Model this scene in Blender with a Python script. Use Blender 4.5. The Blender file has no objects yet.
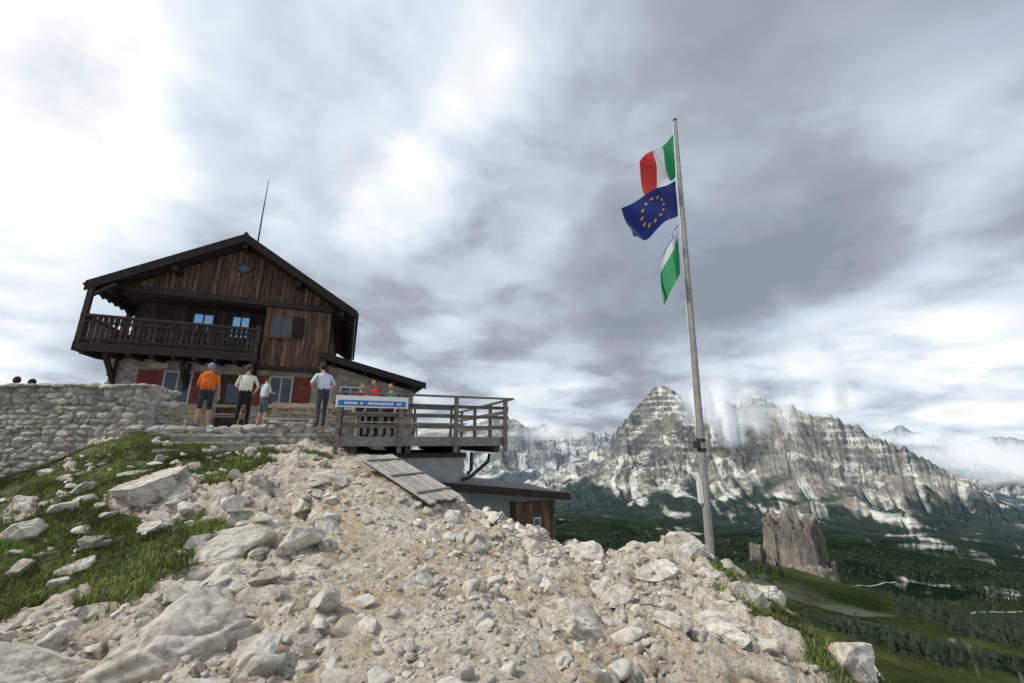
import bpy, bmesh, math, random
import numpy as np
from mathutils import Vector, Matrix
random.seed(7); rng=np.random.default_rng(7)
scene=bpy.context.scene
coll=scene.collection

# ------------------------------------------------------------------ noise
def _h(i,j,s):
    n=(i*374761393+j*668265263+s*1274126177)&0x7fffffff
    n=((n^(n>>13))*1274126177)&0x7fffffff
    n=(n^(n>>16))&0xffffff
    return n/float(0xffffff)
def vn(x,y,s=0):
    x=np.asarray(x,float); y=np.asarray(y,float)
    i=np.floor(x).astype(np.int64); j=np.floor(y).astype(np.int64)
    fx=x-i; fy=y-j
    fx=fx*fx*fx*(fx*(fx*6-15)+10); fy=fy*fy*fy*(fy*(fy*6-15)+10)
    a=_h(i,j,s);b=_h(i+1,j,s);c=_h(i,j+1,s);d=_h(i+1,j+1,s)
    return (a*(1-fx)+b*fx)*(1-fy)+(c*(1-fx)+d*fx)*fy
def fbm(x,y,o=5,s=0,g=.5):
    t=0;a=1;n=0
    for k in range(o):
        t=t+a*vn(x*2**k+17.3*k,y*2**k-9.1*k,s+k); n+=a; a*=g
    return t/n
def ridged(x,y,o=5,s=0,g=.5):
    t=0;a=1;n=0
    for k in range(o):
        t=t+a*(1-np.abs(2*vn(x*2**k+17.3*k,y*2**k-9.1*k,s+k)-1)); n+=a; a*=g
    return t/n
def sst(a,b,x):
    t=np.clip((x-a)/(b-a),0,1); return t*t*(3-2*t)

# ------------------------------------------------------------------ heights
CP=[(-3.6,3.3,-1.65),(0,3.2,-1.6),(3.4,4.5,-2.24),(1.44,3.6,-1.8),(-5.3,4.7,-1.6),(-9.6,8,-1.05),(-2.6,4.5,-1.54),
(-4.3,7,-.94),(-5.66,9,-.36),(-9.0,9.6,0.10),(-10.6,9.3,-.62),(-12.2,9.2,-1.25),(-3.5,9,-.5),(-1.5,8.8,-1.0),(.55,8.5,-1.85),(1.86,7.6,-1.98),(3.35,7.5,-1.9),
(3.64,6.6,-2.2),(3.75,5.6,-2.35),(5.5,6,-4),(5.3,3,-3.9),(4.2,9.2,-3.6),(1,10.5,-3.2),(5.5,8,-4.4),(-1,10.4,-2.0),(-1,12,-3),
(8,5,-7),(2,13,-5.5),(0,0,-1.6),(-4,0,-1.7),(3,0,-2),(-8,3,-2.0),(-12,6,-1.9),(-14,9,-1.5),(-12,12,-.2),(-8,12,0),(-6,14,0),
(-14,16,0),(-3,14,-1.2),(-3.2,11,-.6),(-.13,5,-1.7),(-1.8,7,-1.35),(-7.5,9.4,-.12),(-6,10.6,-.1),(-7,6,-1.25),(1.5,5.5,-1.85),(0,-3,-1.7),(9,0,-7),(10,10,-9)]
CP=np.array(CP)
def _U(r2): return .5*r2*np.log(r2+1e-9)
def tps_fit(P,lam=.02):
    n=len(P); d=((P[:,None,:2]-P[None,:,:2])**2).sum(-1)
    K=_U(d)+lam*np.eye(n); Q=np.c_[np.ones(n),P[:,:2]]
    A=np.block([[K,Q],[Q.T,np.zeros((3,3))]])
    return np.linalg.solve(A,np.r_[P[:,2],0,0,0])
WT=tps_fit(CP)
def tps(X,Y):
    z=WT[-3]+WT[-2]*X+WT[-1]*Y
    for i,(a,b,_) in enumerate(CP): z=z+WT[i]*_U((X-a)**2+(Y-b)**2)
    return z
def yz(y): # elevation ratio of a sight line
    return np.tan(math.radians(14)+np.arctan((341.5-np.asarray(y,float))/400))
RA=np.array([(480,500),(560,468),(585,455),(600,447),(612,438),(620,426),(628,418),(640,406),(650,396),(660,386),(666,384),(674,388),(686,397),(694,406),(703,409),(712,408),(722,413),(732,401),(743,406),(757,391),(766,396),(776,403),(787,410),(797,405),(806,409),(820,415),(832,412),(850,425),(862,427),(872,435),(884,442),(900,448),(925,461),(952,477),(980,498),(1005,522),(1040,545),(1200,560)])
RB=np.array([(-400,470),(300,450),(420,430),(470,424),(500,417),(515,419),(530,428),(545,424),(560,430),(575,436),(590,432),(605,433),(640,440),(700,450),(900,480),(1300,480)])
RC=np.array([(-400,450),(700,445),(840,438),(880,433),(895,428),(904,424),(913,430),(930,436),(960,439),(1000,436),(1024,439),(1100,434),(1400,440)])
PR=np.array([(0,-1.6),(10,-6),(50,-30),(150,-75),(300,-115),(500,-170),(900,-250),(1400,-312),(2200,-420),(3000,-480),(3800,-500),(7000,-620),(12000,-760),(30000,-1100)])
def gullyn(xp,t0,X,Y,sd):
    return ridged(xp/10.5+t0*3.0+2.6*fbm(X/450,Y/450,4,sd+90),t0*1.8+xp/60.,4,sd+50)
def ridge(X,Y,r,ca,xp,tab,rc,r0,amp,sd,base):
    rcv=rc*(1+.16*(fbm(xp/60.,xp*0+1.5,3,sd+7)-.5))
    ze=yz(np.interp(xp,tab[:,0],tab[:,1]))*rcv*ca
    ja=.18+.16*sst(712,740,xp)*sst(980,900,xp)
    ze=ze+amp*ja*(ridged(xp/13.,xp*0+3.,4,sd)-.6)+amp*.09*(vn(xp/2.4,xp*0,sd+9)-.5)
    wx=X+260*(fbm(X/700,Y/700,3,sd+70)-.5); wy=Y+260*(fbm(X/700,Y/700,3,sd+75)-.5)
    jit=(fbm(wx/800,wy/800,4,sd+20)-.5)*.46
    t0=(r-r0)/(rcv-r0)
    t=t0+jit*np.clip((1-t0)*3,0,1)*np.clip(t0*4,0,1)
    S=np.interp(t,[0,.2,.42,.5,.60,.70,.76,.84,.9,1.0],[0,.07,.20,.28,.41,.49,.66,.75,.89,1.0])
    w=np.clip(t0*2.0,0,1)*np.clip((1-t0)*3.0+.04,0,1)
    g1=ridged(wx/650,wy/650,7,sd+40,.54)-.60
    g2=gullyn(xp,t0,X,Y,sd)-.58
    h=base+(ze-base)*S+w*amp*(1.35*g1+.28*g2)
    p=70.; hw=h+75*(fbm(X/400,Y/400,4,sd+80)-.5)
    am=np.clip(t*2-.7,0,1)*np.clip(3*(fbm(X/600,Y/600,3,sd+85)-.3),0.15,1)
    h=h+np.sin(hw*6.283/p)*p/6.283*.58*am+np.sin(hw*6.283/27)*27/6.283*.32*am
    back=np.clip((r-rcv)/(rcv*.3),0,1)
    h=np.where(r>rcv,base+(ze-base)*(1-back),h)
    return np.where(r<r0,base-50,h)
def Hfar(X,Y):
    r=np.hypot(X,Y); az=np.clip(np.arctan2(X,Y),-1.35,1.35); ca=np.cos(az)
    xp=512+412*np.tan(az)
    b=np.interp(r,PR[:,0],PR[:,1])
    am=sst(60,600,r)
    b=b+am*((fbm(X/420,Y/420,5,3)-.5)*80+(ridged(X/900,Y/900,4,8)-.6)*70)*np.clip(1.4-r/6000,0.25,1)
    a=ridge(X,Y,r,ca,xp,RA,5100.,3000.,260.,100,b)
    c=ridge(X,Y,r,ca,xp,RB,8200.,5600.,330.,200,b)
    d=ridge(X,Y,r,ca,xp,RC,17000.,13000.,420.,300,b)
    return np.maximum(np.maximum(b,a),np.maximum(c,d)), b
def wnear(X,Y):
    d=np.hypot((X+6)/13,(Y-6)/12); return 1-sst(1.05,1.7,d)
def grassmask(X,Y):
    n=fbm(X*.9,Y*.9,4,77)-.5
    n2=fbm(X*2.6,Y*2.6,3,78)-.5
    def e(cx,cy,rx,ry): return 1-np.hypot((X-cx)/rx,(Y-cy)/ry)
    m=np.maximum.reduce([e(-9.0,8.1,3.6,1.9),e(-5.9,5.6,2.3,1.2),e(-7.9,9.5,1.7,.5),e(-5.2,9.5,1.3,.3),e(4.15,6.8,1.1,1.3)+.25,e(3.95,5.5,1.0,1.3)+.25,e(5.2,6,1.4,4)+.3,e(-13,7,3,3)])
    return sst(-.02,.16,m+n*1.4+n2*.7-.03)
def pathmask(X,Y):
    return np.exp(-(((X+.1+.45*(Y-3))/1.6)**2))
def Hnear(X,Y):
    z=tps(X,Y); g=grassmask(X,Y)
    path=pathmask(X,Y)
    f=(fbm(X*.9,Y*.9,5,11)-.5)*.34
    wx=X+.35*(fbm(X*2,Y*2,3,50)-.5); wy=Y+.35*(fbm(X*2,Y*2,3,55)-.5)
    q=fbm(wx*1.2+.5*wy,wy*1.5-.4*wx,4,21)
    st=q*7; led=(np.floor(st)+sst(.35,.65,st-np.floor(st)))/7-.5; led=led*.72
    cr1=ridged(wx*1.6,wy*2.0,1,61); cr2=ridged(wx*3.7+3,wy*3.1,1,63)
    crack=-.10*sst(.88,.99,cr1)-.06*sst(.88,.99,cr2)
    fine=(ridged(X*4.2,Y*5.1,4,31)-.55)*.07+(vn(X*11,Y*13,35)-.5)*.024
    k=(1-.7*g)*(1-.8*path)
    return z+f*.7*(1-.3*g)+led*k+crack*k+fine*(1-.6*g)*(1-.3*path)
def H(X,Y):
    X=np.asarray(X,float);Y=np.asarray(Y,float)
    w=wnear(X,Y); return Hnear(X,Y)*w+Hfar(X,Y)[0]*(1-w)
def gz(x,y): return float(H(np.array([x]),np.array([y]))[0])

# ------------------------------------------------------------------ materials
def nt(name):
    m=bpy.data.materials.new(name); m.use_nodes=True
    t=m.node_tree; b=t.nodes['Principled BSDF']; return m,t,b
def setb(b,**k):
    for a,v in k.items(): b.inputs[a.replace('_',' ')].default_value=v
def M(name,c1,c2=None,scale=4,rough=.8,bump=0,bscale=30,tint=True,stretch=(1,1,1),metal=0,spec=.3,c3=None,bdist=.02,dark=0):
    m,t,b=nt(name); N=t.nodes; L=t.links
    setb(b,Roughness=rough,Metallic=metal); b.inputs['Specular IOR Level'].default_value=spec
    tc=N.new('ShaderNodeTexCoord'); mp=N.new('ShaderNodeMapping'); mp.inputs['Scale'].default_value=stretch
    L.new(tc.outputs['Object'],mp.inputs['Vector'])
    no=N.new('ShaderNodeTexNoise'); no.inputs['Scale'].default_value=scale; no.inputs['Detail'].default_value=8; no.inputs['Roughness'].default_value=.65
    L.new(mp.outputs[0],no.inputs['Vector'])
    cr=N.new('ShaderNodeValToRGB'); L.new(no.outputs['Fac'],cr.inputs[0])
    c2=c2 or c1
    cr.color_ramp.elements[0].position=.35; cr.color_ramp.elements[0].color=(*c1,1)
    cr.color_ramp.elements[1].position=.65; cr.color_ramp.elements[1].color=(*c2,1)
    if c3: e=cr.color_ramp.elements.new(.5); e.color=(*c3,1)
    out=cr.outputs[0]
    if tint:
        at=N.new('ShaderNodeAttribute'); at.attribute_name='tint'
        mx=N.new('ShaderNodeVectorMath'); mx.operation='SCALE'; L.new(out,mx.inputs[0]); L.new(at.outputs['Fac'],mx.inputs['Scale']); out=mx.outputs[0]
    if bump:
        n2=N.new('ShaderNodeTexNoise'); n2.inputs['Scale'].default_value=bscale; n2.inputs['Detail'].default_value=8; n2.inputs['Roughness'].default_value=.7
        L.new(mp.outputs[0],n2.inputs['Vector'])
        bp=N.new('ShaderNodeBump'); bp.inputs['Strength'].default_value=bump; bp.inputs['Distance'].default_value=bdist
        L.new(n2.outputs['Fac'],bp.inputs['Height']); L.new(bp.outputs[0],b.inputs['Normal'])
        if dark:
            r2=N.new('ShaderNodeValToRGB'); L.new(n2.outputs['Fac'],r2.inputs[0]); r2.color_ramp.elements[0].position=.36; r2.color_ramp.elements[0].color=(1-dark,)*3+(1,); r2.color_ramp.elements[1].position=.52
            mm=N.new('ShaderNodeVectorMath'); mm.operation='MULTIPLY'; L.new(out,mm.inputs[0]); L.new(r2.outputs[0],mm.inputs[1]); out=mm.outputs[0]
    L.new(out,b.inputs['Base Color'])
    return m
wood_brown=M('wood_brown',(.050,.030,.020),(.165,.105,.068),2.2,.8,.5,40,stretch=(6,6,.6),c3=(.09,.053,.034),dark=.35)
wood_dark=M('wood_dark',(.011,.008,.007),(.032,.022,.016),4,.7,.4,40,stretch=(3,3,1))
wood_grey=M('wood_grey',(.22,.205,.185),(.42,.395,.355),5,.8,.5,50,stretch=(1,4,4),dark=.3)
wood_pale=M('wood_pale',(.36,.28,.19),(.56,.46,.33),5,.7,.3,50,stretch=(1,4,4),dark=.2)
wood_rail=M('wood_rail',(.050,.046,.042),(.14,.125,.11),5,.8,.5,50,stretch=(1,4,4),dark=.3)
roofmat=M('roof_sheet',(.018,.018,.02),(.04,.037,.036),6,.5,.2,20)
plaster=M('plaster',(.24,.215,.18),(.50,.455,.39),3.5,.9,.9,14,c3=(.38,.34,.285),dark=.4)
concrete=M('concrete',(.30,.31,.32),(.42,.43,.43),4,.9,.3,30,dark=.15)
redsh=M('shutter_red',(.14,.028,.018),(.22,.05,.034),6,.6,.2,30)
whitep=M('paint_white',(.72,.72,.70),(.8,.8,.79),5,.5)
bluep=M('paint_blue',(.03,.13,.38),(.05,.17,.45),5,.5)
greyp=M('paint_greygreen',(.20,.24,.23),(.28,.31,.30),5,.6,.1,20)
metalm=M('pole_grey',(.22,.21,.195),(.33,.315,.295),8,.7,metal=.0)
darkmet=M('metal_dark',(.03,.03,.03),(.06,.06,.06),8,.5,metal=.5)
glass,_t,_b=nt('window_glass'); setb(_b,Base_Color=(.20,.38,.56,1),Roughness=.06,Metallic=.85)
glassd,_t,_b=nt('window_glass_dark'); setb(_b,Base_Color=(.05,.07,.09,1),Roughness=.08)
stone=M('limestone',(.44,.385,.31),(.82,.775,.70),2.6,.92,1.0,13,c3=(.70,.645,.56),bdist=.05,dark=.42)
stonew=M('wall_limestone',(.23,.215,.19),(.53,.50,.45),5,.92,.8,18,c3=(.40,.375,.33),dark=.3)
mortar=M('mortar',(.20,.185,.16),(.36,.335,.295),6,.95,.6,30)
MATS=dict(br=wood_brown,dk=wood_dark,gr=wood_grey,pa=wood_pale,ra=wood_rail,ro=roofmat,pl=plaster,co=concrete,re=redsh,wh=whitep,bl=bluep,gg=greyp,me=metalm,dm=darkmet,gl=glass,gd=glassd,st=stone,sw=stonew,mo=mortar)

# ------------------------------------------------------------------ mesh builder
class MB:
    def __init__(s): s.v=[];s.f=[];s.m=[];s.t=[];s.keys=[]
    def k(s,mat):
        if mat not in s.keys: s.keys.append(mat)
        return s.keys.index(mat)
    def add(s,vs,fs,mat,tint=None,tv=.18):
        if tint is None: tint=1+random.uniform(-tv,tv)
        o=len(s.v); s.v+= [tuple(p) for p in vs]; s.f+=[tuple(i+o for i in f) for f in fs]
        s.m+=[s.k(mat)]*len(fs); s.t+=[tint]*len(vs)
    def box(s,x0,x1,y0,y1,z0,z1,mat,tint=None,tv=.15):
        vs=[(x,y,z) for z in (z0,z1) for y in (y0,y1) for x in (x0,x1)]
        s.add(vs,[(0,2,3,1),(4,5,7,6),(0,1,5,4),(2,6,7,3),(0,4,6,2),(1,3,7,5)],mat,tint,tv)
    def prism(s,pts,y0,y1,mat,tint=None,tv=.2):
        n=len(pts); vs=[(x,y0,z) for x,z in pts]+[(x,y1,z) for x,z in pts]
        fs=[tuple(range(n)),tuple(range(2*n-1,n-1,-1))]+[(i,i+n,(i+1)%n+n,(i+1)%n) for i in range(n)]
        s.add(vs,fs,mat,tint,tv)
    def beam(s,p0,p1,w,h,mat,tint=None,up=(0,0,1)):
        p0=Vector(p0);p1=Vector(p1);d=(p1-p0).normalized(); u=Vector(up)
        if abs(d.dot(u))>.95: u=Vector((0,1,0))
        a=d.cross(u).normalized()*w/2; b=a.cross(d).normalized()*h/2
        vs=[p+sa*a+sb*b for p in (p0,p1) for sa,sb in ((-1,-1),(1,-1),(1,1),(-1,1))]
        s.add(vs,[(0,3,2,1),(4,5,6,7),(0,1,5,4),(1,2,6,5),(2,3,7,6),(3,0,4,7)],mat,tint)
    def tube(s,pts,rad,mat,seg=8,tint=1):
        pts=[Vector(p) for p in pts]; vs=[];fs=[]
        if not hasattr(rad,'__len__'): rad=[rad]*len(pts)
        for i,p in enumerate(pts):
            d=(pts[min(i+1,len(pts)-1)]-pts[max(i-1,0)]).normalized()
            u=Vector((0,0,1)) if abs(d.z)<.9 else Vector((0,1,0))
            a=d.cross(u).normalized(); b=a.cross(d)
            for j in range(seg):
                an=2*math.pi*j/seg; vs.append(p+(a*math.cos(an)+b*math.sin(an))*rad[i])
        for i in range(len(pts)-1):
            for j in range(seg): fs.append((i*seg+j,i*seg+(j+1)%seg,(i+1)*seg+(j+1)%seg,(i+1)*seg+j))
        fs.append(tuple(range(seg))[::-1]); n=len(pts)*seg; fs.append(tuple(range(n-seg,n)))
        s.add(vs,fs,mat,tint)
    def ell(s,c,r,mat,seg=14,rings=9,tint=1,fn=None):
        vs=[];fs=[]
        for i in range(rings+1):
            th=math.pi*i/rings
            for j in range(seg):
                ph=2*math.pi*j/seg; p=Vector((math.sin(th)*math.cos(ph),math.sin(th)*math.sin(ph),math.cos(th)))
                if fn: p=fn(p)
                vs.append((c[0]+p.x*r[0],c[1]+p.y*r[1],c[2]+p.z*r[2]))
        for i in range(rings):
            for j in range(seg): fs.append((i*seg+j,(i+1)*seg+j,(i+1)*seg+(j+1)%seg,i*seg+(j+1)%seg))
        s.add(vs,fs,mat,tint)
    def build(s,name,parent=None,smooth=False,mats=None):
        me=bpy.data.meshes.new(name); me.from_pydata(s.v,[],s.f)
        for k in s.keys: me.materials.append((mats or MATS).get(k) or MATS[k])
        me.polygons.foreach_set('material_index',s.m)
        a=me.attributes.new('tint','FLOAT','POINT'); a.data.foreach_set('value',s.t)
        if smooth: me.polygons.foreach_set('use_smooth',[True]*len(s.f))
        me.update(); o=bpy.data.objects.new(name,me); coll.objects.link(o)
        if parent: o.parent=parent
        return o
def empty(name,loc=(0,0,0),rz=0):
    e=bpy.data.objects.new(name,None); e.location=loc; e.rotation_euler=(0,0,rz); coll.objects.link(e); return e
def npmesh(name,V,F,mats,tint=None,parent=None,smooth=False,col=None):
    me=bpy.data.meshes.new(name); n=len(V); F=np.asarray(F); k=F.shape[1]
    me.vertices.add(n); me.vertices.foreach_set('co',np.asarray(V,np.float32).ravel())
    me.loops.add(F.size); me.loops.foreach_set('vertex_index',F.astype(np.int32).ravel())
    me.polygons.add(len(F)); me.polygons.foreach_set('loop_start',np.arange(0,F.size,k,dtype=np.int32))
    try: me.polygons.foreach_set('loop_total',np.full(len(F),k,np.int32))
    except Exception: pass
    for m in mats: me.materials.append(m)
    me.update(calc_edges=True); me.validate()
    if tint is not None:
        a=me.attributes.new('tint','FLOAT','POINT'); a.data.foreach_set('value',np.asarray(tint,np.float32))
    if col is not None:
        a=me.attributes.new('col','FLOAT_COLOR','POINT'); a.data.foreach_set('color',np.c_[col,np.ones(n)].astype(np.float32).ravel())
    if smooth: me.polygons.foreach_set('use_smooth',np.ones(len(F),bool))
    o=bpy.data.objects.new(name,me); coll.objects.link(o)
    if parent: o.parent=parent
    return o
def gridfaces(nu,nv):
    i=np.arange(nu-1)[:,None]*nv+np.arange(nv-1)[None,:]
    return np.stack([i,i+nv,i+nv+1,i+1],-1).reshape(-1,4)

# ------------------------------------------------------------------ ground (near)
xs=np.arange(-17,9.5,.04); ys=np.arange(-2,15.5,.04)
X,Y=np.meshgrid(xs,ys,indexing='ij'); Z=H(X,Y); G=grassmask(X,Y)
gm,t,b=nt('rubble_ground'); N=t.nodes; L=t.links
setb(b,Roughness=.95); b.inputs['Specular IOR Level'].default_value=.15
tc=N.new('ShaderNodeTexCoord')
def noise(sc,det=8,ro=.65,src=None):
    n=N.new('ShaderNodeTexNoise'); n.inputs['Scale'].default_value=sc; n.inputs['Detail'].default_value=det; n.inputs['Roughness'].default_value=ro
    L.new(src or tc.outputs['Object'],n.inputs['Vector']); return n
n1=noise(.9); n2=noise(7); n3=noise(45)
def ramp(src,els):
    r=N.new('ShaderNodeValToRGB'); L.new(src,r.inputs[0])
    r.color_ramp.elements[0].position=els[0][0]; r.color_ramp.elements[0].color=(*els[0][1],1)
    r.color_ramp.elements[1].position=els[-1][0]; r.color_ramp.elements[1].color=(*els[-1][1],1)
    for p,c in els[1:-1]: e=r.color_ramp.elements.new(p); e.color=(*c,1)
    return r
def mix(f,a,bb,mode='MIX'):
    m=N.new('ShaderNodeMix'); m.data_type='RGBA'; m.blend_type=mode
    for s,v in ((m.inputs[0],f),(m.inputs[6],a),(m.inputs[7],bb)):
        if isinstance(v,(int,float)): s.default_value=v
        elif isinstance(v,tuple): s.default_value=v
        else: L.new(v,s)
    return m.outputs[2]
dirt=ramp(n2.outputs['Fac'],[(.3,(.37,.285,.195)),(.5,(.57,.465,.345)),(.7,(.70,.61,.49))])
rock_=ramp(n2.outputs['Fac'],[(.3,(.43,.375,.30)),(.5,(.68,.625,.535)),(.7,(.80,.755,.68))])
at=N.new('ShaderNodeAttribute'); at.attribute_name='col'
sep=N.new('ShaderNodeSeparateColor'); L.new(at.outputs['Color'],sep.inputs[0])
f=N.new('ShaderNodeMapRange'); L.new(n1.outputs['Fac'],f.inputs[0]); f.inputs[1].default_value=.46; f.inputs[2].default_value=.60
base=mix(f.outputs[0],dirt.outputs[0],rock_.outputs[0])
base=mix(sep.outputs[2],base,rock_.outputs[0])
sp=ramp(n3.outputs['Fac'],[(.34,(.45,.42,.37)),(.52,(1,1,1))]); base=mix(.85,base,sp.outputs[0],'MULTIPLY')
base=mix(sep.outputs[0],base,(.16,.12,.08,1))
gr=ramp(n2.outputs['Fac'],[(.3,(.035,.042,.015)),(.5,(.07,.09,.026)),(.7,(.13,.135,.05))])
base=mix(sep.outputs[1],base,gr.outputs[0])
L.new(base,b.inputs['Base Color'])
vo=N.new('ShaderNodeTexVoronoi'); vo.inputs['Scale'].default_value=14; L.new(tc.outputs['Object'],vo.inputs['Vector'])
ad=N.new('ShaderNodeMath'); ad.operation='MULTIPLY_ADD'; L.new(vo.outputs['Distance'],ad.inputs[0]); ad.inputs[1].default_value=-.8; L.new(n3.outputs['Fac'],ad.inputs[2])
bp=N.new('ShaderNodeBump'); bp.inputs['Strength'].default_value=1.0; bp.inputs['Distance'].default_value=.035
L.new(ad.outputs[0],bp.inputs['Height']); L.new(bp.outputs[0],b.inputs['Normal'])
gx,gy=np.gradient(Z,.04); slope=np.hypot(gx,gy); ex=sst(.5,1.1,slope)*(1-.6*G)*(1-.85*G*(X>3.2))
def blur(a,k):
    o=a.copy()
    for ax in (0,1):
        s=0
        for d in range(-k,k+1): s=s+np.roll(o,d,ax)
        o=s/(2*k+1)
    return o
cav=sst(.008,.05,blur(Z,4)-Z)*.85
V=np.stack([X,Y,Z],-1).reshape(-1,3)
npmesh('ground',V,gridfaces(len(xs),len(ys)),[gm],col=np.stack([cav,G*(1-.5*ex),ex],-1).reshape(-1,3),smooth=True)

# ------------------------------------------------------------------ far terrain
ta=np.concatenate([np.linspace(-2.6,-.15,130)[:-1],np.linspace(-.15,1.5,1150),np.linspace(1.5,3.2,40)[1:]])
az=np.arctan(ta); rr=np.concatenate([np.geomspace(9,200,60)[:-1],np.geomspace(200,3000,420)[:-1],np.linspace(3000,5500,360)[:-1],np.linspace(5500,9000,130)[:-1],np.geomspace(9000,42000,90)])
A,R=np.meshgrid(az,rr,indexing='ij'); FX=R*np.sin(A); FY=R*np.cos(A)
FZ,FB=Hfar(FX,FY)
w=wnear(FX,FY); tz=tps(FX,FY)
FZ=np.where(w>0,(tz-1.0)*w+(1-w)*(FZ-.3),FZ)
P=np.stack([FX,FY,FZ],-1)
du=np.gradient(P,axis=0); dv=np.gradient(P,axis=1); Nn=np.cross(dv,du); Nn/= (np.linalg.norm(Nn,axis=-1,keepdims=True)+1e-9)
nz=np.abs(Nn[...,2])
hb=FZ-FB
n_a=fbm(FX/160,FY/160,4,500); n_b=fbm(FX/700,FY/700,5,510); n_c=fbm(FX/90,FY/90,3,520)
def C(*c): return np.array(c)
def lerp(a,b,t): return a*(1-t[...,None])+b*t[...,None]
o1=FZ[...,None]*0
gul=ridged(FX/300,FY/300,4,530)
XP=512+412*np.tan(A)
T0=(R-3000)/2100.
gg=gullyn(XP,T0,FX,FY,100)
rockc=lerp(C(.090,.083,.077)+o1,C(.29,.262,.230)+o1,np.clip((n_a-.3)*1.5+(gul-.55)*1.2+(gg-.55)*.8,0,1))
strata=.5+.5*np.sin(FZ/14.+n_b*16+n_a*5); rockc=rockc*(.84+.22*strata[...,None])
rockc=rockc*(.85+.50*sst(712,765,XP)*sst(1100,900,XP))[...,None]   # paler eastern massif
scree=lerp(C(.26,.245,.22)+o1,C(.74,.73,.71)+o1,np.clip((gul-.45)*2.4+(n_a-.5)*1.2+(.55-gg)*1.5,0,1))
mead=lerp(C(.026,.040,.016)+o1,C(.072,.092,.034)+o1,np.clip((n_a-.35)*3,0,1))
mead=lerp(mead,C(.20,.20,.17)+o1,sst(.54,.66,n_c)*sst(.46,.56,n_b)*.7)
forest=lerp(C(.010,.020,.013)+o1,C(.026,.042,.024)+o1,np.clip((n_c-.3)*2,0,1))
forestm=sst(-.04,.05,(n_b-.5)+(n_a-.5)*.6+sst(1000,1700,R)*.5-.17)
lowc=lerp(mead,forest,forestm)
screem=np.maximum(sst(.64,.80,nz)*sst(.36,.52,n_b+(n_a-.5)+.1),sst(.50,.40,gg)*sst(.40,.60,nz)*.9)
mont=lerp(rockc,scree,screem)
up=sst(70,180,hb+(n_a-.5)*190+(gul-.5)*210+(.52-gg)*160)
colr=lerp(lowc,mont,up)
near=1-sst(20,90,R); colr=lerp(colr,C(.30,.28,.23)+o1,near*sst(.5,.64,n_c)*.8)
haze=1-np.exp(-np.clip(R-2300,0,None)/14500.)  # aerial haze painted into the terrain vertex colours, growing with distance
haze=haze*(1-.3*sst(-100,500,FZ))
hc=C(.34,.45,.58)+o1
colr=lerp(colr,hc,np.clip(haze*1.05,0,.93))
fm,t,b=nt('mountain_terrain'); N=t.nodes; L=t.links
setb(b,Roughness=1.0); b.inputs['Specular IOR Level'].default_value=0
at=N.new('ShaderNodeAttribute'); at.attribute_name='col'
tc=N.new('ShaderNodeTexCoord'); nn=noise(.022,12,.78); nm=ramp(nn.outputs['Fac'],[(.34,(.5,.5,.52)),(.64,(1.45,1.45,1.42))])
nn2=noise(.16,6,.7); nm2=ramp(nn2.outputs['Fac'],[(.36,(.6,.62,.6)),(.62,(1.3,1.3,1.28))])
nn3=noise(2.2,6,.7); nm3=ramp(nn3.outputs['Fac'],[(.36,(.55,.57,.52)),(.62,(1.4,1.35,1.3))])
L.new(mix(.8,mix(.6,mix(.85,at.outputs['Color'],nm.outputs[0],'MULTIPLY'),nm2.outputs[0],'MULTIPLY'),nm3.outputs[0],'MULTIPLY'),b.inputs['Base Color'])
bp=N.new('ShaderNodeBump'); bp.inputs['Strength'].default_value=.7; bp.inputs['Distance'].default_value=25; L.new(nn.outputs['Fac'],bp.inputs['Height']); L.new(bp.outputs[0],b.inputs['Normal'])
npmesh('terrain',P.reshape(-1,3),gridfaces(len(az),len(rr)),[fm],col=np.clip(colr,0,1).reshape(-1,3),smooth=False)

# ------------------------------------------------------------------ rocks
def ico(sub):
    bm=bmesh.new(); bmesh.ops.create_icosphere(bm,subdivisions=sub,radius=1)
    V=np.array([v.co[:] for v in bm.verts]); F=np.array([[v.index for v in f.verts] for f in bm.faces]); bm.free(); return V,F
IC={s:ico(s) for s in (1,2,3,4,5,6)}
def rock(sub,k=11,lo=.38,hi=.66,r=None):
    r=r or rng; V,F=IC[sub]; V=V.copy()
    for _ in range(k):
        n=r.normal(size=3); n/=np.linalg.norm(n); d=r.uniform(lo,hi)
        q=V@n; V-=np.clip(q-d,0,None)[:,None]*n
    return V*1.35,F
def rotm(a,b,c):
    return np.array(Matrix.Rotation(a,3,'Z')@Matrix.Rotation(b,3,'X')@Matrix.Rotation(c,3,'Y'))
def scatter(name,pts,sizes,sub,mats,parent=None,flat=(.45,.85),lift=.1,tints=(.75,1.12),nz_=0):
    bases=[rock(sub) for _ in range(16)]
    if nz_:
        bb=[]
        for i,(V,F) in enumerate(bases):
            d=(fbm(V[:,0]*3+i*7,V[:,1]*3+V[:,2]*2.3,4,i)-.5)*nz_; nr=V/np.linalg.norm(V,axis=1,keepdims=True); bb.append((V+nr*d[:,None],F))
        bases=bb
    VV=[];FF=[];TT=[];o=0
    zz=H(pts[:,0],pts[:,1])
    for i,(p,s) in enumerate(zip(pts,sizes)):
        V,F=bases[i%16]; sc=np.array([rng.uniform(.85,1.45),rng.uniform(.65,1.05),rng.uniform(*flat)])*s
        W=(V*sc)@rotm(rng.uniform(0,6.28),rng.uniform(-.45,.45),rng.uniform(-.45,.45)).T+np.array([p[0],p[1],zz[i]+s*lift])
        VV.append(W);FF.append(F+o);o+=len(V);TT.append(np.full(len(V),rng.uniform(*tints)))
    return npmesh(name,np.concatenate(VV),np.concatenate(FF),mats,tint=np.concatenate(TT),parent=parent)
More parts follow.
